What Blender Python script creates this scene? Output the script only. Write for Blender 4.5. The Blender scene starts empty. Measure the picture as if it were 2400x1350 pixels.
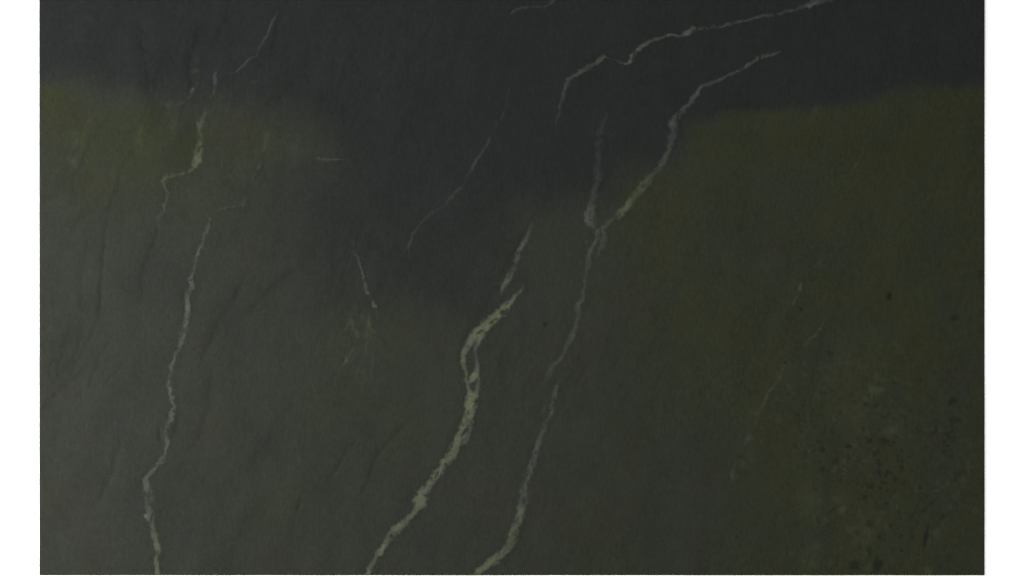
import bpy, math, random
import numpy as np
from mathutils import Vector
random.seed(4)

# ------------------------------------------------------------------ camera, world, lamps, exposure
S = bpy.context.scene
C = S.collection
THICK = 0.005                                  # slab thickness in metres; the slab is 2.2 x 1.35 m

def P(px, py):                                 # slab coordinates: 1 unit = 1 mm, origin top-left of the view
    return ((px - 1200.0) / 1000.0, (675.0 - py) / 1000.0)

cam = bpy.data.cameras.new('camera'); camo = bpy.data.objects.new('camera', cam); C.objects.link(camo)
camo.location = (0, 0, 6.0 + THICK); camo.rotation_euler = (0, 0, 0)
cam.sensor_width = 36; cam.lens = 36 * 6.0 / 2.4; cam.clip_end = 200; cam.clip_start = 0.1
S.camera = camo

w = bpy.data.worlds.new('World'); S.world = w; w.use_nodes = True
w.node_tree.nodes['Background'].inputs[0].default_value = (0.9, 0.95, 1, 1)
w.node_tree.nodes['Background'].inputs[1].default_value = 0.02

def softbox(name, loc, target, size, power, col=(1, 0.997, 0.98)):
    l = bpy.data.lights.new(name, 'AREA'); l.shape = 'SQUARE'; l.size = size; l.energy = power; l.color = col
    o = bpy.data.objects.new(name, l); C.objects.link(o); o.location = loc
    o.rotation_euler = (Vector(target) - Vector(loc)).to_track_quat('-Z', 'Y').to_euler()
    return o
softbox('key_softbox', (-2.35, -0.25, 1.75), (-0.75, -0.05, 0), 1.1, 106)
softbox('fill_lamp', (2.0, 1.6, 4.6), (0.3, 0.1, 0), 1.6, 72)  # unseen fill lamps, added to keep the board white beside the slab
softbox('fill_lamp.001', (2.0, -1.6, 4.6), (0.3, -0.1, 0), 1.6, 72)
softbox('fill_lamp.002', (-1.8, 1.6, 4.6), (-0.2, 0.1, 0), 1.6, 96)
softbox('fill_lamp.003', (-1.8, -1.6, 4.6), (-0.2, -0.1, 0), 1.6, 96)
S.view_settings.view_transform = 'Standard'; S.view_settings.look = 'None'
S.view_settings.exposure = 0; S.view_settings.gamma = 1

# ------------------------------------------------------------------ numpy noise
def _hash(ix, iy, seed):
    h = (ix.astype(np.int64) * 374761393 + iy.astype(np.int64) * 668265263 + seed * 1442695041) & 0x7fffffff
    h = ((h ^ (h >> 13)) * 1274126177) & 0x7fffffff
    h = h ^ (h >> 16)
    return (h & 0xffff) / 65535.0
def vnoise(x, y, seed=0):
    ix = np.floor(x); iy = np.floor(y); fx = x - ix; fy = y - iy
    fx = fx * fx * (3 - 2 * fx); fy = fy * fy * (3 - 2 * fy)
    a = _hash(ix, iy, seed); b = _hash(ix + 1, iy, seed); c = _hash(ix, iy + 1, seed); d = _hash(ix + 1, iy + 1, seed)
    return (a * (1 - fx) + b * fx) * (1 - fy) + (c * (1 - fx) + d * fx) * fy
def fbm(x, y, scale, octv=4, seed=0):          # -1..1, scale in mm
    s = 0; amp = 1; tot = 0; f = 1.0 / scale
    for k in range(octv):
        s = s + amp * (vnoise(x * f + 17.3 * k, y * f - 9.1 * k, seed + k) * 2 - 1); tot += amp; amp *= .5; f *= 2.03
    return s / tot
def sstep(a, b, v):
    t = np.clip((v - a) / (b - a), 0, 1); return t * t * (3 - 2 * t)
def polyline_field(X, Y, pts):
    """distance to a polyline and the interpolated values of its remaining columns at the nearest point"""
    pts = np.array(pts, float); best = np.full(X.shape, 1e9); val = [np.zeros(X.shape) for _ in range(pts.shape[1] - 2)]
    side = np.zeros(X.shape)
    for i in range(len(pts) - 1):
        a = pts[i]; b = pts[i + 1]; d = b[:2] - a[:2]; L2 = max(float(d @ d), 1e-6)
        t = np.clip(((X - a[0]) * d[0] + (Y - a[1]) * d[1]) / L2, 0, 1)
        dx = X - (a[0] + t * d[0]); dy = Y - (a[1] + t * d[1]); dist = np.hypot(dx, dy)
        m = dist < best; best = np.where(m, dist, best)
        side = np.where(m, np.sign(d[0] * dy - d[1] * dx), side)
        for k in range(len(val)): val[k] = np.where(m, a[2 + k] * (1 - t) + b[2 + k] * t, val[k])
    return best, side, val
def poly_sdf(X, Y, poly):                      # negative inside
    p = np.array(poly + poly[:1], float); d, _, _ = polyline_field(X, Y, p)
    ins = np.zeros(X.shape, bool)
    for i in range(len(poly)):
        x1, y1 = p[i]; x2, y2 = p[i + 1]
        c = ((y1 > Y) != (y2 > Y)) & (X < (x2 - x1) * (Y - y1) / ((y2 - y1) if y2 != y1 else 1e-9) + x1)
        ins ^= c
    return np.where(ins, -d, d)

# ------------------------------------------------------------------ what the stone looks like, in mm on the slab
CHARCOAL = [(-300, -400), (-300, 185), (92, 192), (250, 212), (400, 238), (520, 236), (640, 262), (730, 305), (770, 360),
            (690, 400), (640, 470), (660, 560), (680, 640), (760, 700), (900, 712), (1075, 748), (1130, 720), (1195, 610), (1245, 500),
            (1330, 478), (1425, 465), (1490, 400), (1575, 385), (1625, 295), (1700, 256), (1950, 250), (2080, 228), (2160, 212), (2308, 196),
            (2700, 180), (2700, -400)]
SEAMS = [  # x, y, half width, depth; carved streaks with groove shade put into their colour
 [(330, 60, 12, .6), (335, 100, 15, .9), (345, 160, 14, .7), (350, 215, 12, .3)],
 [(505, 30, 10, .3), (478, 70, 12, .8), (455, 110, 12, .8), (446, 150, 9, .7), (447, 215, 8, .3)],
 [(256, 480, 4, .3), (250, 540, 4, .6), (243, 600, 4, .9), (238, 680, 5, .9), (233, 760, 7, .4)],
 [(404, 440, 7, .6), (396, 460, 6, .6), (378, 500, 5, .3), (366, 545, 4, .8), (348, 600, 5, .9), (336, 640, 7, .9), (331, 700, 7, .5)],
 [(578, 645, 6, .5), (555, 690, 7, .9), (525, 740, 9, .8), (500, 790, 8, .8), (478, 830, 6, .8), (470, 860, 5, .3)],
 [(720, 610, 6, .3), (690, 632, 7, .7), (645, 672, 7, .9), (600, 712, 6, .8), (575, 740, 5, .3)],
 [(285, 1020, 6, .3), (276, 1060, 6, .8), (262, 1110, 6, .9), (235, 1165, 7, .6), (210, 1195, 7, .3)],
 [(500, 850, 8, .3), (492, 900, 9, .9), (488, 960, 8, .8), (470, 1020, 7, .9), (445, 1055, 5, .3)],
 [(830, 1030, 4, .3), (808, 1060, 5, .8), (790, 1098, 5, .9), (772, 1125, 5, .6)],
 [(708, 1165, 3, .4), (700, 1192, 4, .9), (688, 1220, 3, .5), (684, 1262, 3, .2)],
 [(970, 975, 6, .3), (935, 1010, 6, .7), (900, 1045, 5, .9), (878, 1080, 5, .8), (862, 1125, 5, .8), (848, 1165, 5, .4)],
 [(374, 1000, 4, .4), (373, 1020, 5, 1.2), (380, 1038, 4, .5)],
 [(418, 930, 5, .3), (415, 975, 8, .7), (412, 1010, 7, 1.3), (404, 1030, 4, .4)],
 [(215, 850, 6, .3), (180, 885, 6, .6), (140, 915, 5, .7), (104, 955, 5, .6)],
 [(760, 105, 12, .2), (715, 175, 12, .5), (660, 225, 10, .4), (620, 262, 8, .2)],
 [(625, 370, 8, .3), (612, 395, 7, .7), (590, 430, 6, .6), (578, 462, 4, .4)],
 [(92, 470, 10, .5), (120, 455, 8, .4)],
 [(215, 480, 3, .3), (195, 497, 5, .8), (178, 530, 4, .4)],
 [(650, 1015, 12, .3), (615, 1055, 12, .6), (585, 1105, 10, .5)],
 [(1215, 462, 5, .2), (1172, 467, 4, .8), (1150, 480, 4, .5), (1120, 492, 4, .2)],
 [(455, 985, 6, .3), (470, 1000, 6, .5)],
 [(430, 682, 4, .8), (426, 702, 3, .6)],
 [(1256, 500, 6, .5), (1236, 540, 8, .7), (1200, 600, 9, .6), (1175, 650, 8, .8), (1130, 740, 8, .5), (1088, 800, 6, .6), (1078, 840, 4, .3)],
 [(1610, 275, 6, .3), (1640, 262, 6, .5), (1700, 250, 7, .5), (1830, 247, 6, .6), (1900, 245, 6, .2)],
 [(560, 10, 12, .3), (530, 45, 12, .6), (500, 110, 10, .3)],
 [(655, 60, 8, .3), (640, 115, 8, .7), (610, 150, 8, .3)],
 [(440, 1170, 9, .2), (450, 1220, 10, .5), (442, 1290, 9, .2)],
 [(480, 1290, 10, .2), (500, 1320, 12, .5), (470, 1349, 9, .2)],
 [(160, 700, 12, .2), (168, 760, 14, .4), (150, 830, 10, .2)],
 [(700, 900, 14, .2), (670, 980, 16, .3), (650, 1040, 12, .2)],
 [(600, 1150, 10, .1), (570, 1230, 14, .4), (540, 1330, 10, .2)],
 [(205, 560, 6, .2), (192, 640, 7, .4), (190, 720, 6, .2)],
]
OLIVE = [  # x, y, rx, ry, amount
 (110, 245, 60, 60, .7), (180, 330, 110, 70, .75), (390, 330, 130, 80, .9), (600, 330, 70, 50, .42), (740, 315, 70, 40, .3), (190, 420, 90, 60, .5),
 (1700, 320, 110, 80, 1.0), (1850, 320, 160, 80, .7), (2080, 310, 230, 110, .8), (2240, 300, 140, 120, .8), (1480, 440, 60, 45, .8), (1560, 520, 100, 120, .75),
 (1610, 600, 80, 120, .8), (1950, 560, 160, 180, .7), (2150, 520, 140, 220, .7), (2150, 800, 160, 160, .8), (1700, 720, 120, 60, .5), (1430, 700, 60, 30, .5), (1560, 930, 60, 60, .3),
 (1950, 850, 150, 160, .6), (2050, 1050, 220, 170, .7), (1800, 1150, 110, 200, .6), (2000, 1280, 280, 120, .65), (2280, 1150, 60, 200, .8), (1600, 1320, 160, 60, .4),
 (840, 1000, 160, 100, .22), (930, 750, 80, 60, .2), (100, 810, 30, 30, .5), (860, 800, 80, 60, .35), (640, 1200, 90, 80, .2), (440, 480, 80, 60, .3)]
BLUE = [(1740, 560, 110, 130, .8), (1600, 1180, 110, 220, .7), (1500, 1050, 160, 220, .45), (1880, 420, 130, 40, .35), (2170, 570, 40, 50, .6), (2140, 640, 40, 35, .5), (1930, 600, 55, 40, .5), (1980, 610, 40, 40, .5),
        (1870, 640, 60, 40, .4), (2290, 700, 25, 90, .4), (2290, 860, 30, 100, .6), (1940, 760, 45, 60, .5), (1910, 830, 40, 70, .6), (2210, 1040, 45, 80, .8), (2205, 1130, 35, 70, .6), (2250, 900, 30, 60, .7),
        (2080, 790, 30, 22, .7), (380, 640, 60, 90, .25), (560, 800, 90, 120, .35), (470, 1250, 120, 120, .3), (200, 900, 120, 120, .25), (330, 1050, 120, 110, .3), (700, 560, 120, 90, .4), (1190, 700, 60, 60, .3), (1960, 1070, 22, 14, .5),
        (2000, 1112, 20, 14, .5), (2055, 1112, 14, 12, .5), (1600, 1335, 20, 14, .6), (2240, 1330, 50, 20, .3)]
PITS = [  # x, y, rx, ry, tilt deg, depth
 (2085, 694, 6, 9, 20, 1), (2238, 744, 10, 6, -20, .8), (1878, 723, 5, 4, 0, .9), (1278, 760, 6, 5, 0, .8), (1990, 1046, 9, 5, -15, 1), (1960, 1080, 5, 12, 30, .8),
 (1927, 1100, 6, 7, 0, .7), (2075, 1033, 15, 6, 10, .7), (2039, 1035, 7, 5, 0, .8), (2058, 1326, 9, 17, 38, .95), (2172, 1258, 4, 24, 12, 1.1), (1930, 1054, 5, 5, 0, .9), (2235, 940, 12, 7, -30, .8),
 (2245, 985, 9, 7, 0, .6), (1880, 1010, 6, 5, 0, .7), (2030, 948, 6, 4, 0, .7), (1971, 968, 4, 5, 0, .7), (2115, 1095, 5, 5, 0, .6), (2077, 1180, 6, 4, 0, .7), (2030, 1165, 6, 5, 0, .7),
 (2068, 1260, 12, 8, 20, .6), (2005, 1325, 12, 9, 0, .8), (2192, 1012, 5, 14, 25, .8), (2238, 985, 12, 8, 10, .5), (2115, 1290, 6, 4, 0, .6), (1945, 828, 8, 5, 10, .4), (2010, 1245, 5, 6, 30, .6), (2025, 1325, 5, 4, 0, .6),
 (1820, 1153, 5, 4, 0, .4), (2070, 1132, 6, 5, 0, .5), (2055, 1060, 8, 6, 0, .5), (1690, 935, 4, 4, 0, .3), (2195, 985, 6, 5, 0, .4), (2300, 640, 6, 9, 0, .5), (1865, 1045, 5, 8, 0, .5)]
rp = random.Random(7)
for _ in range(150):                            # the finer pitting of the lower right corner
    x = rp.gauss(2020, 150); y = rp.gauss(1080, 170)
    if 1600 < x < 2300 and 780 < y < 1345: PITS.append((x, y, rp.uniform(2.2, 4.6), rp.uniform(2, 4), rp.uniform(-60, 60), rp.uniform(.2, .6)))
PALE = [(2055, 915, 14, 8, .5), (2085, 1010, 18, 10, .55), (1885, 1010, 14, 10, .3), (1975, 1195, 10, 9, .6), (1965, 1170, 14, 9, .4), (2285, 1190, 12, 9, .35), (2195, 1248, 9, 7, .6), (2212, 1238, 8, 7, .4), (2173, 1338, 9, 8, .7),
        (2035, 1330, 10, 9, .5), (1900, 1310, 18, 22, .4), (1895, 1175, 25, 45, .22), (2030, 790, 35, 20, .25), (1990, 860, 40, 60, .25), (1760, 1070, 8, 18, .3), (1716, 1118, 6, 8, .5), (1755, 1025, 8, 8, .4), (1770, 968, 7, 8, .3),
        (1915, 258, 7, 8, .35), (1900, 285, 5, 8, .3), (180, 325, 14, 18, .5), (325, 318, 8, 26, .5), (172, 380, 10, 16, .5), (408, 295, 8, 14, .4), (210, 285, 9, 6, .25), (625, 328, 8, 14, .55), (595, 192, 6, 4, .35), (457, 166, 6, 5, .7), (460, 140, 5, 8, .3), (462, 200, 4, 8, .3), (395, 245, 9, 5, .5),
        (1070, 905, 6, 4, .15), (690, 350, 20, 20, .2), (2010, 960, 40, 30, .2), (2100, 985, 50, 30, .18), (1985, 700, 8, 6, .2), (1990, 550, 8, 5, .2), (1740, 1090, 7, 6, .4), (790, 1110, 5, 8, .2), (700, 1078, 4, 9, .3), (2020, 1235, 60, 40, .15)]

def blobs(X, Y, lst):
    s = np.zeros(X.shape)
    for (x, y, rx, ry, a) in lst:
        s = np.maximum(s, a * np.exp(-(((X - x) / rx) ** 2 + ((Y - y) / ry) ** 2) * .75)) + .35 * np.minimum(s, a * np.exp(-(((X - x) / rx) ** 2 + ((Y - y) / ry) ** 2) * .75))
    return s

def stone_fields(X, Y):
    wx = X + 16 * fbm(X, Y, 90, 4, 11); wy = Y + 16 * fbm(X, Y, 90, 4, 23)
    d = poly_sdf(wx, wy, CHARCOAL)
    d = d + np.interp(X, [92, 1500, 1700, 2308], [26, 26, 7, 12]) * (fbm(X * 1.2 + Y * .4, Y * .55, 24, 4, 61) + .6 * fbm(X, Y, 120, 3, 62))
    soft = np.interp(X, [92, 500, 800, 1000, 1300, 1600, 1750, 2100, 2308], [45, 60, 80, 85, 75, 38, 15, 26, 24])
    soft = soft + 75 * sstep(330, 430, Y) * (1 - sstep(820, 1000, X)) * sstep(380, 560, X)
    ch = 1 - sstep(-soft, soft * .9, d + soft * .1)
    ch = ch * (1 - .26 * np.exp(-(((wx - 780) / 230) ** 2 + ((wy - 600) / 130) ** 2)) - .12 * np.exp(-(((wx - 1120) / 130) ** 2 + ((wy - 610) / 110) ** 2)))
    u0 = X * .93 + Y * .37; v0 = -X * .37 + Y * .93
    base_ol = .74 * sstep(1330, 1640, X + .25 * (Y - 700)) * (1 - .5 * sstep(600, 1300, Y) * (1 - sstep(1650, 1800, X)))
    ol = np.clip(np.maximum(blobs(wx, wy, OLIVE) * .92, base_ol) * (1 + np.interp(X, [900, 1500], [.95, .45]) * fbm(u0, v0 * .6, 55, 4, 41)) * (1 - ch), 0, 1.2)
    bl = np.clip(blobs(wx, wy, BLUE) * np.interp(X, [1300, 1700, 2308], [1, .62, .62]) * (1 + .4 * fbm(X, Y, 40, 4, 57)), 0, 1)
    seam_shade = np.zeros(X.shape); h = np.zeros(X.shape)
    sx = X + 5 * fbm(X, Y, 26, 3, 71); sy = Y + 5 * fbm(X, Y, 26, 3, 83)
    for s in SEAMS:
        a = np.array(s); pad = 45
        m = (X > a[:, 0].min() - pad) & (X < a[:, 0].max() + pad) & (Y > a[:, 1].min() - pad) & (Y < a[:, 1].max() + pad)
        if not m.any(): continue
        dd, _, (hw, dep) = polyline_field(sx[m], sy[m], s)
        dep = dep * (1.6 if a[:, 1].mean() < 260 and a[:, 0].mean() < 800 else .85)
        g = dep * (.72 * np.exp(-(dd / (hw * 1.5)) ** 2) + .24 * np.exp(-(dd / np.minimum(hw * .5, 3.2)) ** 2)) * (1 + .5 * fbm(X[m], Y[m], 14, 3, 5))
        seam_shade[m] = np.maximum(seam_shade[m], g)
    pit = np.zeros(X.shape)
    px_ = X + 3 * fbm(X, Y, 9, 2, 91); py_ = Y + 3 * fbm(X, Y, 9, 2, 97)
    for (x, y, rx, ry, tl, dep) in PITS:
        r = max(rx, ry) * 2.5 + 6
        m = (abs(X - x) < r) & (abs(Y - y) < r)
        if not m.any(): continue
        c, s_ = math.cos(math.radians(tl)), math.sin(math.radians(tl)); dx = px_[m] - x; dy = py_[m] - y
        q = ((dx * c + dy * s_) / rx) ** 2 + ((-dx * s_ + dy * c) / ry) ** 2
        pit[m] = np.maximum(pit[m], dep * np.exp(-q * q * .7))
    pale = np.clip(blobs(px_, py_, PALE) * (1.0 + .9 * fbm(X, Y, 10, 3, 31)), 0, 1)
    # relief in mm: broad leathered undulation elongated along the veining, plus grooves and pits
    u = X * .93 + Y * .37; v = -X * .37 + Y * .93
    und = .5 * fbm(u, v * .4, 70, 4, 3) + .16 * fbm(u, v * .5, 18, 3, 9)
    fade = np.interp(X, [92, 900, 1500, 2308], [1, .75, .45, .5])
    rip = fbm(u + 20 * fbm(X, Y, 110, 2, 303), v * .22, 34, 4, 301) * sstep(-.25, .3, fbm(X, Y, 260, 2, 305))
    fold = fbm(u + 45 * fbm(X, Y, 170, 2, 307), v * .33, 120, 2, 309)
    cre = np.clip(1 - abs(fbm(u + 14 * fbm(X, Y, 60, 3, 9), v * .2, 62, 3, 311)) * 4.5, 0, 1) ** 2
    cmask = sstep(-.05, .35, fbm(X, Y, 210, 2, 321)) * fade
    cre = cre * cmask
    gz = np.exp(-(((X - 1990 + .12 * (Y - 1060)) / 190) ** 2 + ((Y - 1080) / 270) ** 2)) + .4 * np.exp(-(((X - 2225) / 60) ** 2 + ((Y - 1080) / 260) ** 2)) + .10
    clump = sstep(-.15, .45, fbm(u, v * .22, 60, 3, 337))
    n1 = fbm(X, Y, 9, 2, 331); n2 = fbm(X, Y, 30, 2, 341)
    gritd = np.clip(gz, 0, 1) * sstep(.34, .58, n1 + .35 * n2) * (.35 + .65 * clump)
    gritl = np.clip(gz, 0, 1) * sstep(.30, .62, fbm(X, Y, 12, 3, 351) + .5 * fbm(u, v * .25, 50, 2, 352))
    sc = np.exp(-(((X - 835) / 60) ** 2 + ((Y - 795) / 85) ** 2)) * sstep(.08, .5, fbm(u * 1.1, v * .35, 11, 3, 361))
    pale = np.clip(pale + .5 * gritl + .55 * sc, 0, 1); pit = np.maximum(pit, .85 * gritd)
    h = und * fade + rip * fade * (.45 + 1.1 * np.exp(-(((X - 430) / 330) ** 2 + ((Y - 170) / 190) ** 2))) + 2.6 * fold * fade - .8 * cre - 1.7 * seam_shade - 1.1 * pit
    return dict(streak=np.clip(.5 + .5 * rip * 1.6, 0, 1), crease=cre, charcoal=ch, olive=ol, blue=bl, seam_shade=np.clip(seam_shade, 0, 1.3), pit=pit, pale=pale), h

# ------------------------------------------------------------------ veins: x, y, half width, strength, warmth (0 blue-grey .. 1 cream-olive)
V = {}
V['pale grey vein hooking left below the olive patch'] = [[(508,170,4,.4,.2),(506,180,4,.5,.2),(503,205,4,.35,.2),(492,240,3,.2,.2),(478,268,8,.35,.3),(468,290,8,.6,.3),(468,305,7,.5,.3),(472,322,7,.3,.5),(468,340,8,.6,.9),(464,370,10,.72,1),(455,390,7,.6,.9),(440,406,5,.45,.5),(415,410,5,.4,.5),(392,412,6,.45,.7),(381,424,5,.5,.8),(387,438,4,.4,.6),(397,455,5,.35,.3),(386,478,6,.45,.2),(375,505,5,.4,.2),(367,530,3,.25,.2),(355,565,2,.1,.2)]]
V['short faint vein ending in a pale dot'] = [[(455,208,4,.55,.4),(446,222,3,.35,.4),(437,232,3,.4,.4),(424,244,4,.35,.4),(412,246,3,.15,.4)]]
V['long thin grey vein down the left side'] = [[(493,510,3,.45,.3),(490,520,3,.3,.3),(486,540,4.5,.55,.2),(478,556,3,.35,.2),(472,570,4,.4,.3),(463,595,6,.6,.4),(457,612,4,.35,.3),(450,640,4,.5,.3),(446,655,5,.6,.4),(450,672,5,.7,.4),(442,686,4,.4,.3),(440,700,6,.65,.3),(440,722,6,.8,.4),(437,745,7,.7,.4),(433,775,6,.7,.4),(424,805,5,.55,.4),(410,840,4,.65,.4),(404,858,5,.6,.4),(398,878,4,.45,.3),(396,895,8,.75,.4),(400,920,8,.6,.3),(404,945,7,.75,.4),(405,965,6,.7,.4),(401,982,6,.65,.4),(392,1000,5,.4,.3),(390,1018,7,.25,.3),(393,1035,7,.75,.4),(391,1052,5,.6,.4),(386,1066,5,.45,.4),(378,1080,8,.6,.4),(365,1093,5,.5,.4),(352,1107,6,.6,.5),(342,1122,7,.75,.5),(345,1142,8,.65,.5),(349,1165,10,.4,.3),(347,1185,9,.45,.3),(350,1205,9,.6,.5),(354,1222,8,.6,.5),(360,1242,7,.6,.5),(366,1262,9,.65,.8),(370,1290,8,.75,.6),(371,1298,8,.35,.5),(365,1310,7,.75,.7),(367,1330,8,.85,1),(371,1360,7,.9,1)],
  [(336,1207,2,.5,.3),(342,1208,5,.95,.3),(350,1210,3,.5,.3)]]
V['fine pale vein running off the top left edge'] = [[(662,-5,2,.2,.3),(650,30,3,.3,.3),(634,58,3,.5,.3),(626,80,3,.4,.3),(615,105,2.5,.3,.3),(600,128,3,.25,.3),(582,138,3,.4,.3),(562,160,3,.55,.4),(552,168,2,.3,.4)]]
V['broken faint vein with a soft pale knot'] = [[(622,325,4,.2,.9),(618,345,5,.25,.8),(612,370,2,.1,.5),(605,395,4,.4,.4),(592,420,3,.3,.4),(578,452,2,.15,.3),(570,478,7,.42,.4),(550,484,5,.15,.4),(530,490,6,.25,.4),(505,494,3,.1,.4)]]
V['short horizontal dash of pale mineral'] = [[(725,371,2,.15,.3),(742,372,3,.3,.3),(760,371,3,.45,.3),(775,373,2.5,.35,.3),(790,373,3,.6,.3),(800,374,2,.3,.3),(820,373,2,.1,.3)]]
V['hair thin bluish vein curving through the charcoal'] = [[(1193,208,3,.2,0),(1188,240,3,.12,0),(1175,280,3,.32,0),(1162,298,3,.2,0),(1147,325,4,.3,.1),(1128,358,4,.33,.1),(1112,382,4,.4,.1),(1095,412,4,.28,.3),(1085,432,3,.18,0),(1060,460,5,.3,0),(1040,480,3,.15,0),(1010,500,3,.25,0),(985,525,3,.32,.1),(968,550,3,.4,.1),(958,576,4,.36,.1),(960,598,2,.15,.1)]]
V['little bright vein ending in a white tip'] = [[(828,560,3,.12,0),(832,590,3,.25,.2),(844,626,3,.55,.3),(850,645,4,.6,.3),(856,665,4,.55,.3),(855,678,4,.65,.3),(864,692,4,.6,.3),(870,708,4,.65,.3),(878,717,5.5,.95,.3),(882,720,2,.4,.3)]]
V['faint rusty vein fragment below the white tip'] = [[(868,735,2,.15,.8),(864,755,4,.33,.8),(866,768,6,0.28,1),(880,784,6,0.29,1),(876,800,3,.12,.8),(875,830,4,.18,.8),(870,868,5,.18,.8),(872,905,3,.08,.6)]]
V['faint forked vein beside the rusty fragment'] = [[(792,722,2,.15,.4),(812,744,2,.3,.3),(824,752,6,0.28,.7),(828,770,6,0.32,.9),(840,788,6,0.27,.6),(830,802,3,.3,.8),(818,812,2,.2,.6),(811,832,2,.2,.3),(810,842,4.5,.6,.2),(800,862,2,.15,.4),(784,910,3,.15,.6)]]
V['long jagged vein crossing the top right'] = [[(2010,-12,4,.2,.1),(1960,-4,5,.35,.1),(1925,2,7,.5,.1),(1905,8,7,.7,.1),(1890,14,6,.6,.1),(1870,20,4,.45,.2),(1840,28,4,.45,.4),(1815,34,3,.4,.3),(1785,37,4,.55,.3),(1760,46,4,.45,.3),(1735,51,4,.5,.5),(1718,54,4,.35,.3),(1700,58,5,.55,.3),(1694,62,5,.55,.3),(1670,62,4,.35,.2),(1645,67,4,.45,.3),(1622,67,5,.6,.4),(1610,77,7,.85,.3),(1597,82,4,.5,.3),(1580,84,4,.6,.3),(1566,82,5,.7,.4),(1556,88,4,.6,.4),(1540,92,4,.5,.3),(1525,95,5,.6,.2),(1508,104,5,.75,.3),(1492,118,5,.9,.3),(1484,130,6,.85,.3),(1478,142,6,.85,.3),(1470,149,4,.75,.3),(1456,147,3,.45,.4),(1440,139,2,.25,.3),(1426,135,2,.2,.3),(1418,132,4,.55,.2),(1405,140,5,.62,.4),(1390,150,4,.5,.3),(1375,158,5,.55,.3),(1357,170,6,.72,.4),(1340,180,5,.55,.4),(1330,188,5,.6,.3),(1325,205,5,.5,.3),(1318,225,5,.42,.4),(1315,245,4,.42,.3),(1310,265,4,.25,.3),(1302,290,3,.18,.2),(1296,335,2,.08,0)]]
V['short faint vein cut off by the top edge'] = [[(1300,-5,4,.35,.9),(1288,10,4,.38,.9),(1278,18,4,.34,.3),(1250,15,4,.32,.3),(1222,18,4,.32,.5),(1210,24,4,.4,.8),(1198,32,3,.3,.6)]]
V['crooked vein descending from the upper right'] = [[(1832,122,2,.3,.3),(1820,125,3.5,.5,.3),(1805,129,3.5,.5,.3),(1785,130,4,.55,.3),(1776,137,5,.6,.4),(1764,147,4,.5,.3),(1750,157,5,.68,.4),(1738,162,4,.5,.3),(1720,172,4.5,.58,.3),(1708,179,4,.5,.3),(1690,185,4,.55,.4),(1665,197,4,.55,.3),(1643,203,5,.62,.3),(1632,217,6,.75,.1),(1618,238,6.5,.65,.2),(1606,252,5,.55,.3),(1596,266,7,.45,.3),(1582,276,7,.5,.3),(1576,290,10,.65,0),(1577,306,9,.5,0),(1573,330,8,.4,.2),(1569,352,7,.5,.4),(1560,372,7,.55,.5),(1548,390,8,.5,.3),(1535,406,7,.45,.4),(1520,420,10,.58,.5),(1502,440,9,.6,.4),(1487,460,8,.45,.6),(1470,484,11,.72,1.1),(1455,501,9,.62,.9),(1440,510,6,.4,.4),(1425,522,6,.45,.4),(1412,532,6,.45,.5),(1404,542,8,.7,.5),(1396,562,5,.5,.4),(1384,586,6,.55,.4),(1378,606,7,.5,.4),(1377,624,6,.5,.5),(1375,640,4,.3,.3),(1370,660,4,.35,.3),(1368,690,6,.45,.4),(1362,704,6,.45,.6),(1354,716,8,.62,.7),(1356,732,5,.35,.5),(1352,760,6,.4,.4),(1344,782,7,.5,.5),(1336,798,8,.5,.3),(1328,815,5,.35,.3),(1318,834,5,.4,.3),(1308,849,5,.45,.4),(1296,859,7,.5,.4),(1288,878,7,.42,.4),(1282,897,3,.2,.4)],
  [(1404,540,5,.5,.4),(1418,548,8,.4,.4),(1412,572,6,.42,.4),(1405,592,6,.4,.4),(1401,606,3,.2,.4)],[(1372,568,4,.3,.4),(1376,582,4,.25,.4)],[(1362,612,3,.25,.4),(1356,622,3,.15,.4)]]
V['mottled grey vein reaching the bottom edge, right of the wide vein'] = [[(1314,890,3,.3,.4),(1308,904,5,.6,.4),(1301,920,6,.5,.5),(1298,935,5,.5,.3),(1292,950,5,.28,.4),(1297,962,5,.6,.3),(1288,978,4,.45,.4),(1278,995,4,.4,.4),(1269,1015,7,.5,.4),(1264,1032,9,.55,.4),(1256,1055,9,.55,.4),(1250,1080,8,.55,.4),(1243,1102,9,.55,.4),(1235,1128,9,.55,.4),(1229,1145,11,.58,.4),(1230,1165,10,.5,.3),(1222,1180,10,.5,.3),(1222,1198,9,.9,.9),(1213,1225,9,.75,.8),(1206,1245,11,.7,.9),(1200,1265,10,.65,.7),(1194,1280,8,.75,.5),(1176,1297,9,.8,.7),(1152,1317,9,.85,1),(1130,1335,9,.85,1),(1112,1356,11,.9,1)],
  [(1279,945,4,.3,.4),(1274,965,4,.3,.4)]]
V['soft blue grey vein hanging to the left of the crooked vein'] = [[(1422,262,3,.16,0),(1414,285,4,.18,0),(1403,315,9,.28,0),(1404,350,9,.26,-.2),(1402,390,9,.28,-.2),(1396,430,9,.38,-.1),(1389,465,10,.5,-.1),(1385,490,11,.65,-.1),(1382,515,11,.78,0),(1392,530,7,.45,0)]]
V['dotted pale vein tapering up above the wide vein'] = [[(1252,510,3,.12,0),(1243,535,5,.3,.3),(1238,552,5,.5,.4),(1228,566,5,.5,.3),(1221,580,5,.68,.4),(1214,592,5,.45,.4),(1210,608,5,.7,.5),(1205,622,4,.3,.3),(1200,637,9,.62,.1),(1194,650,9,.75,.2),(1186,663,8,.85,.6),(1180,674,5,.7,.5),(1177,688,3,.45,.4),(1176,696,2,.2,.3)],
  [(1183,663,4,.3,.2),(1160,668,2,.22,.1),(1128,671,2,.15,.1)], [(1190,660,4,.2,.8),(1205,663,4,.15,.8),(1222,668,3,.2,.5)]]
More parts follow.
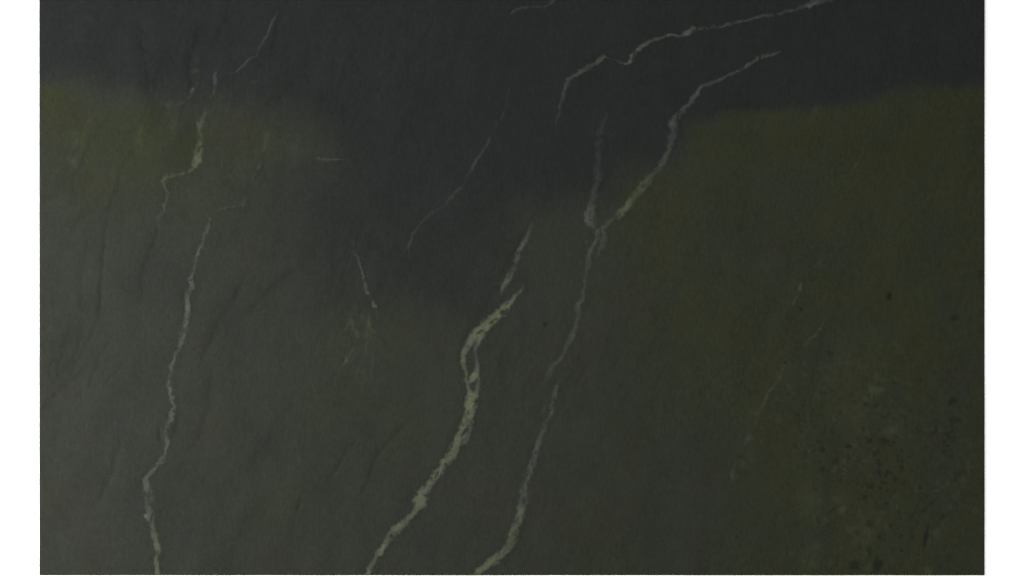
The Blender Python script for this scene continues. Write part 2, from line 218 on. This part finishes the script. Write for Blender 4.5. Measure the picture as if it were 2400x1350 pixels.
V['widest cream olive vein running down to the bottom edge'] = [[(1229,668,3,.4,.5),(1224,680,4,.68,.5),(1214,689,4,.6,.3),(1200,702,6,.75,.7),(1188,716,12,.92,.9),(1176,730,12,.85,.8),(1160,744,11,.95,.9),(1142,758,12,.95,.9),(1126,774,13,.95,.9),(1112,790,12,.9,.8),(1098,808,9,.9,.7),(1089,826,7,.9,.7),(1086,845,6,.75,.6),(1091,870,5,.65,.5),(1094,892,5,.65,.5),(1100,912,6,.75,.6),(1106,930,14,.95,.9),(1102,955,15,.95,.9),(1098,975,15,.95,.9),(1094,990,15,.9,.8),(1084,1014,11,.85,.7),(1076,1032,12,.88,.8),(1062,1058,11,.95,.9),(1048,1080,11,.92,.8),(1030,1105,10,.92,.8),(1012,1128,9,.82,.7),(998,1144,9,.82,.6),(987,1158,12,.85,.8),(985,1170,15,.92,.9),(987,1180,12,.9,1),(978,1192,7,.85,.8),(965,1208,7,.75,.6),(948,1224,7,.7,.6),(938,1234,10,.85,.8),(922,1244,10,.78,.7),(912,1260,9,.65,.6),(900,1278,9,.95,.9),(890,1294,9,.8,.8),(880,1310,5,.6,.4),(872,1324,6,.68,.3),(866,1338,9,.95,.9),(858,1358,9,.95,1)],
  [(1128,778,10,.9,.9),(1124,795,9,.95,1),(1117,812,6,.62,.1),(1113,828,5,.6,.1),(1118,845,6,.65,0),(1120,862,5,.65,.3),(1115,876,9,.9,.8),(1108,886,9,.95,1),(1100,896,4,.7,.5)],[(1118,870,5,.7,.5),(1123,890,4,.5,.4),(1120,912,7,.7,.6),(1114,930,8,.9,.8)],
  [(1107,985,5,.6,.3),(1100,1010,4,.5,.3),(1090,1035,6,.6,.2)]]
V['pair of small pale spots in the olive area'] = [[(1880,660,3,.4,.4),(1877,670,5,.62,.4),(1876,680,3.5,.4,.3),(1872,690,2,.12,.4),(1868,698,4,.35,.7),(1860,712,3,.25,.7),(1856,718,2,.1,.5)]]
V['thin straight vein slanting down the right half'] = [[(1936,745,2,.08,.6),(1930,755,4,.22,.7),(1915,778,4,.35,.8),(1903,794,4,.32,.7),(1890,808,3,.25,.6),(1865,838,2,.1,.3),(1840,862,4,.28,.3),(1832,874,5,.36,.3),(1815,902,3,.25,.3),(1803,920,4,.4,.3),(1790,943,4,.42,.2),(1778,962,5,.2,.2),(1762,1010,3,.12,.2),(1752,1030,5,.25,.1),(1735,1060,3,.12,.2),(1716,1100,3,.15,.2),(1714,1118,4,.35,.2)]]
V['barely visible hair vein near the right edge'] = [[(2052,300,2,.1,.8),(2035,330,3,.2,.8),(2020,355,3,.15,.8),(2005,388,4,.28,.8),(1998,400,2,.1,.8)]]
V['faint short hair vein above the pair of small pale spots'] = [[(1958,590,2,.12,.6),(1942,600,3,.25,.6),(1918,616,3,.28,.5),(1900,630,2,.1,.5)]]

V['faint dotted link between the top left hair vein and the hooking vein'] = [[(552,168,2,.2,.3),(535,172,2,.18,.3),(520,176,2,.22,.3),(508,180,2,.2,.3)]]
V['blurred bright fleck beside the hooking vein'] = [[(462,262,5,.3,.3),(455,270,6,.3,.3),(450,276,4,.2,.3)]]
HOLES = [(1178,732,8,5,-45,1),(1153,755,8,3,-35,.8),(1126,779,9,4,-35,.9),(1108,814,4,9,8,.6),(1091,1011,4,13,35,1),(1085,1022,3,10,35,.5),(1098,966,4,4,0,.6),(1100,1000,4,4,0,.3),(1229,1173,4.5,9,20,1),(1248,1088,3,4,0,.7),(1258,1062,4,4,0,.6),(1211,1247,3.5,7,10,.6),(917,1255,5,4,-30,.9),(921,1258,6,3,-30,.7),
         (1232,1152,3,4,0,.6),(1240,1110,3,3,0,.5),(1392,1002,5,5,0,.5),(1107,940,3,3,0,.5),(1001,1132,3,2,0,.4),(348,1170,3,16,0,.6),(352,1150,3,6,20,.4),(1228,1136,3,3,0,.6),(1111,905,4,3,0,.9),(1109,908,6,4,0,.8)]

def vein_mask(X, Y, lines):
    m = np.zeros(X.shape); hue = np.zeros(X.shape); edge_shade = np.zeros(X.shape)
    jx = X + 4.2 * fbm(X, Y, 19, 3, 101) + 2.6 * fbm(X, Y, 6, 2, 131); jy = Y + 4.2 * fbm(X, Y, 19, 3, 113) + 2.6 * fbm(X, Y, 6, 2, 137)
    rag = 1 + .5 * fbm(X, Y, 10, 3, 151) + .2 * fbm(X, Y, 40, 2, 152)
    gap = fbm(X * .94 + Y * .34, (Y * .94 - X * .34) * .6, 11, 3, 161)
    for l in lines:
        d, _, (hw, st, wm) = polyline_field(jx, jy, l)
        hw = hw * rag
        # a crisp body with a thin soft margin
        g = st * (1 - sstep(.3, 1.32, d / np.maximum(hw, 1.5)))
        g = g * (1 - sstep(.95 * st - .05, .95 * st + .4, gap + .15) * .8) * np.clip(.38 + .70 * st, 0, 1)
        edge_shade = np.maximum(edge_shade, np.clip(st - .3, 0, 1) * (1 - .9 * np.exp(-((X - 1395) ** 2 + (Y - 532) ** 2) / 900)) * np.exp(-((d - hw * 1.1) / (4 + hw * .35)) ** 2) * (1 + .8 * fbm(X, Y, 30, 3, 197)))  # dark rim: shade at the vein edges put into the colour
        hue = np.where(g > m, wm, hue); m = np.maximum(m, g)
    m = m * (1 + .26 * fbm(X, Y, 6.5, 3, 181) + .34 * fbm(X, Y, 34, 3, 191))
    m = m * (1 - .8 * sstep(.22, .5, fbm(X * .94 + Y * .34, (Y * .94 - X * .34) * .62, 9, 2, 195)) * sstep(-.45, .15, fbm(X, Y, 70, 2, 196)))
    for (x, y, rx, ry, tl, a) in HOLES:
        c, s_ = math.cos(math.radians(tl)), math.sin(math.radians(tl)); dx = jx - x; dy = jy - y
        q = ((dx * c + dy * s_) / rx) ** 2 + ((-dx * s_ + dy * c) / ry) ** 2
        m = m * (1 - a * np.exp(-q * q * .8))
    hue = hue + .35 * fbm(X, Y, 22, 3, 201)
    return np.clip(m, 0, 1.1), hue, np.clip(edge_shade, 0, 1)

# ------------------------------------------------------------------ materials
def stone_material():
    m = bpy.data.materials.new('leathered_stone'); m.use_nodes = True; nt = m.node_tree; N = nt.nodes; L = nt.links
    b = N['Principled BSDF']
    def attr(n):
        a = N.new('ShaderNodeAttribute'); a.attribute_name = n; return a.outputs['Fac']
    def mix(f, a, c, blend='MIX'):
        x = N.new('ShaderNodeMix'); x.data_type = 'RGBA'; x.blend_type = blend; x.clamp_factor = True
        for s, v in ((x.inputs[0], f), (x.inputs[6], a), (x.inputs[7], c)):
            if isinstance(v, bpy.types.NodeSocket): L.new(v, s)
            elif isinstance(v, tuple): s.default_value = (*v, 1)
            else: s.default_value = v
        return x.outputs[2]
    def math_(op, a, c=0.0, d=0.0):
        x = N.new('ShaderNodeMath'); x.operation = op
        for s, v in zip(x.inputs, (a, c, d)):
            if isinstance(v, bpy.types.NodeSocket): L.new(v, s)
            else: s.default_value = v
        return x.outputs[0]
    tc = N.new('ShaderNodeTexCoord'); geo = N.new('ShaderNodeNewGeometry')
    def noise(scale, det=4, rough=.6, stretch=(1, 1, 1), w=0):
        mp = N.new('ShaderNodeMapping'); mp.inputs['Scale'].default_value = stretch; mp.inputs['Location'].default_value = (w, w * .7, 0)
        L.new(geo.outputs['Position'], mp.inputs[0])
        n = N.new('ShaderNodeTexNoise'); n.inputs['Scale'].default_value = scale; n.inputs['Detail'].default_value = det; n.inputs['Roughness'].default_value = rough
        L.new(mp.outputs[0], n.inputs['Vector']); return n.outputs['Fac']
    GREY = COL['grey']; 
    base = mix(attr('olive'), COL['grey'], COL['olive'])
    base = mix(math_('MULTIPLY', attr('blue'), .7), base, COL['blue'])
    # brownish-red cast in soft clouds
    rn = noise(4.5, 3, .6, (1, 1, 1), 3.1)
    base = mix(math_('MULTIPLY', math_('MULTIPLY', math_('SUBTRACT', rn, .52), 3.0), .38), base, COL['brown'])
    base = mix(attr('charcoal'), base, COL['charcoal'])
    gn = noise(9, 4, .6, (1, .6, 1), 7.7)
    base = mix(math_('MULTIPLY', math_('SUBTRACT', gn, .5), 1.4), base, COL['teal'])
    base = mix(math_('MULTIPLY', attr('seam_shade'), .50), base, COL['seam_shade'])  # dark streaks, deepened by painted shade of the grooves
    base = mix(math_('MULTIPLY', attr('crease'), .32), base, COL['seam_shade'])  # groove shade laid into the fine creases too
    base = mix(math_('MULTIPLY', attr('pit'), .75), base, COL['pit'])
    base = mix(math_('MULTIPLY', attr('pale'), .34), base, COL['pale'])
    # vein minerals
    vc = mix(attr('warmth'), COL['vein_cool'], COL['vein_warm'])
    vf = math_('MULTIPLY', attr('vein'), 1.0)
    base = mix(vf, base, vc)
    # grain: cloudy mottle, short streaks and fine salt
    cl = noise(14, 6, .62, (1, .55, 1)); st = noise(150, 3, .6, (1, .45, 1)); fi = noise(420, 2, .6)
    g = math_('ADD', math_('ADD', math_('MULTIPLY', math_('SUBTRACT', cl, .5), .42), math_('MULTIPLY', math_('SUBTRACT', st, .5), .62)),
              math_('MULTIPLY', math_('SUBTRACT', fi, .5), .95))
    g = math_('ADD', g, math_('MULTIPLY', math_('SUBTRACT', attr('streak'), .5), .10))
    g = math_('ADD', g, 1.0)
    sc = N.new('ShaderNodeVectorMath'); sc.operation = 'SCALE'; L.new(base, sc.inputs[0]); L.new(g, sc.inputs['Scale'])
    L.new(sc.outputs[0], b.inputs['Base Color'])
    b.inputs['Roughness'].default_value = .55
    rr = math_('ADD', math_('MULTIPLY', noise(30, 4, .6), .2), .48); L.new(rr, b.inputs['Roughness'])
    b.inputs['Specular IOR Level'].default_value = .055
    bp = N.new('ShaderNodeBump'); bp.inputs['Strength'].default_value = .6; bp.inputs['Distance'].default_value = .0012
    bh = math_('ADD', math_('MULTIPLY', noise(60, 5, .65, (1, .6, 1)), 1.0), math_('MULTIPLY', noise(260, 3, .6), .35))
    L.new(bh, bp.inputs['Height']); L.new(bp.outputs[0], b.inputs['Normal'])
    return m
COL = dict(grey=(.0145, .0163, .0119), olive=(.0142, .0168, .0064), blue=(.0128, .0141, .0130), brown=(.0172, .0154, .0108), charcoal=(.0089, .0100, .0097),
           teal=(.0105, .0134, .0120), seam_shade=(.0066, .0074, .0068), pit=(.0036, .0046, .0040), pale=(.045, .052, .030), vein_cool=(.048, .055, .050), vein_warm=(.060, .069, .041))
STONE = stone_material()

def backdrop_material():
    m = bpy.data.materials.new('white_board'); m.use_nodes = True; nt = m.node_tree; N = nt.nodes; L = nt.links
    b = N['Principled BSDF']; b.inputs['Roughness'].default_value = .7; b.inputs['Specular IOR Level'].default_value = .2
    n = N.new('ShaderNodeTexNoise'); n.inputs['Scale'].default_value = 40; n.inputs['Detail'].default_value = 4
    g = N.new('ShaderNodeNewGeometry'); L.new(g.outputs['Position'], n.inputs['Vector'])
    r = N.new('ShaderNodeValToRGB'); L.new(n.outputs['Fac'], r.inputs[0])
    r.color_ramp.elements[0].color = (.925, .925, .925, 1); r.color_ramp.elements[1].color = (.945, .945, .945, 1)
    L.new(r.outputs[0], b.inputs['Base Color'])
    return m
WHITE = backdrop_material()

# ------------------------------------------------------------------ mesh helpers
def mesh_from(name, verts, quads, mat, attrs=None, smooth=True):
    me = bpy.data.meshes.new(name); nv = len(verts); nq = len(quads)
    me.vertices.add(nv); me.vertices.foreach_set('co', verts.astype(np.float32).ravel())
    me.loops.add(nq * 4); me.loops.foreach_set('vertex_index', quads.astype(np.int32).ravel())
    me.polygons.add(nq); me.polygons.foreach_set('loop_start', np.arange(0, nq * 4, 4, dtype=np.int32))
    try: me.polygons.foreach_set('loop_total', np.full(nq, 4, dtype=np.int32))
    except Exception: pass
    me.update(calc_edges=True); me.validate()
    me.polygons.foreach_set('use_smooth', np.full(len(me.polygons), smooth))
    for k, v in (attrs or {}).items():
        a = me.attributes.new(k, 'FLOAT', 'POINT'); a.data.foreach_set('value', v.astype(np.float32).ravel())
    me.materials.append(mat)
    o = bpy.data.objects.new(name, me); C.objects.link(o); return o

# ------------------------------------------------------------------ setting: the white board the slab lies on
def board():
    x0, x1, y0, y1, t = -6, 6, -4.5, 4.5, .02
    v = np.array([(x0, y0, 0), (x1, y0, 0), (x1, y1, 0), (x0, y1, 0), (x0, y0, -t), (x1, y0, -t), (x1, y1, -t), (x0, y1, -t)], float)
    q = np.array([(0, 1, 2, 3), (7, 6, 5, 4), (0, 4, 5, 1), (1, 5, 6, 2), (2, 6, 7, 3), (3, 7, 4, 0)])
    o = mesh_from('floor', v, q, WHITE, smooth=False); o['kind'] = 'structure'; return o
board()

# ------------------------------------------------------------------ the slab
slab = bpy.data.objects.new('stone_panel', None); C.objects.link(slab); slab.location = (0, 0, 0)
slab['label'] = 'dark charcoal and olive stone slab with pale branching veins lying on a white surface'
slab['category'] = 'stone slab'

XL, XR, YT, YB = 92.0, 2307.6, -2.0, 1348.4
EDGE = 1.2                                       # eased arris, mm
def body():
    step = 2.9
    nx = int((XR - XL) / step); ny = int((YB - YT) / step)
    xs = np.linspace(XL + EDGE, XR - EDGE, nx + 1); ys = np.linspace(YT + EDGE, YB - EDGE, ny + 1)
    xs = np.concatenate([[XL], xs, [XR]]); ys = np.concatenate([[YT], ys, [YB]])
    X, Y = np.meshgrid(xs, ys); F, H = stone_fields(X, Y)
    Z = THICK * 1000 + H
    border = np.zeros(X.shape, bool); border[0] = border[-1] = True; border[:, 0] = border[:, -1] = True
    Z[border] -= .8
    R, Cc = X.shape
    top = np.stack([(X - 1200) / 1000, (675 - Y) / 1000, Z / 1000], -1).reshape(-1, 3)
    idx = np.arange(R * Cc).reshape(R, Cc)
    q = np.stack([idx[:-1, :-1], idx[1:, :-1], idx[1:, 1:], idx[:-1, 1:]], -1).reshape(-1, 4)
    loop = np.concatenate([idx[0, :], idx[1:, -1], idx[-1, -2::-1], idx[-2:0:-1, 0]])
    low = top[loop].copy(); low[:, 2] = 0.0005
    n0 = len(top); n = len(loop); k = np.arange(n); k2 = (k + 1) % n
    side = np.stack([loop[k], loop[k2], n0 + k2, n0 + k], -1)
    cb = np.array([[(XL - 1200) / 1000, (675 - YT) / 1000, .0005], [(XR - 1200) / 1000, (675 - YT) / 1000, .0005], [(XR - 1200) / 1000, (675 - YB) / 1000, .0005], [(XL - 1200) / 1000, (675 - YB) / 1000, .0005]])
    b0 = n0 + n
    verts = np.concatenate([top, low, cb]); quads = np.concatenate([q, side, [[b0, b0 + 1, b0 + 2, b0 + 3]]])
    at = {}
    for nm, v in F.items():
        v = v.ravel(); at[nm] = np.concatenate([v, v[loop], np.zeros(4)])
    z = np.zeros(len(verts)); at['vein'] = z; at['warmth'] = z
    o = mesh_from('stone_body', verts, quads, STONE, at); o.parent = slab
body()

def vein(label, lines):
    step = 1.45
    allp = np.array([p for l in lines for p in l]); pad = 24
    x0 = max(allp[:, 0].min() - pad, XL + 1.5); x1 = min(allp[:, 0].max() + pad, XR - 1.5); y0 = max(allp[:, 1].min() - pad, YT + 1.5); y1 = min(allp[:, 1].max() + pad, YB - 1.5)
    xs = np.arange(x0, x1, step); ys = np.linspace(y0, y1, int((y1 - y0) / step) + 1)
    X, Y = np.meshgrid(xs, ys)
    M, Hh, HL = vein_mask(X, Y, lines)
    on = (M > .035) | (HL > .04)
    cell = on[:-1, :-1] | on[1:, :-1] | on[1:, 1:] | on[:-1, 1:]
    if not cell.any(): return
    vm = np.zeros(X.shape, bool)
    vm[:-1, :-1] |= cell; vm[1:, :-1] |= cell; vm[1:, 1:] |= cell; vm[:-1, 1:] |= cell
    idx = -np.ones(X.shape, int); idx[vm] = np.arange(vm.sum())
    xv, yv, mv, hv = X[vm], Y[vm], M[vm], Hh[vm]
    F, H = stone_fields(xv, yv)
    z = THICK * 1000 + H + .06 + .06 * (vein.k % 6) + .6 * np.clip(mv, 0, 1)
    verts = np.stack([(xv - 1200) / 1000, (675 - yv) / 1000, z / 1000], -1)
    q = np.stack([idx[:-1, :-1][cell], idx[1:, :-1][cell], idx[1:, 1:][cell], idx[:-1, 1:][cell]], -1)
    vein.k += 1
    F['vein'] = mv * .85; F['warmth'] = hv; F['seam_shade'] = np.maximum(F['seam_shade'], HL[vm] * .9)
    o = mesh_from('vein', verts, q, STONE, F); o.parent = slab; o['label'] = label
vein.k = 0
for lb, ls in V.items(): vein(lb, ls)
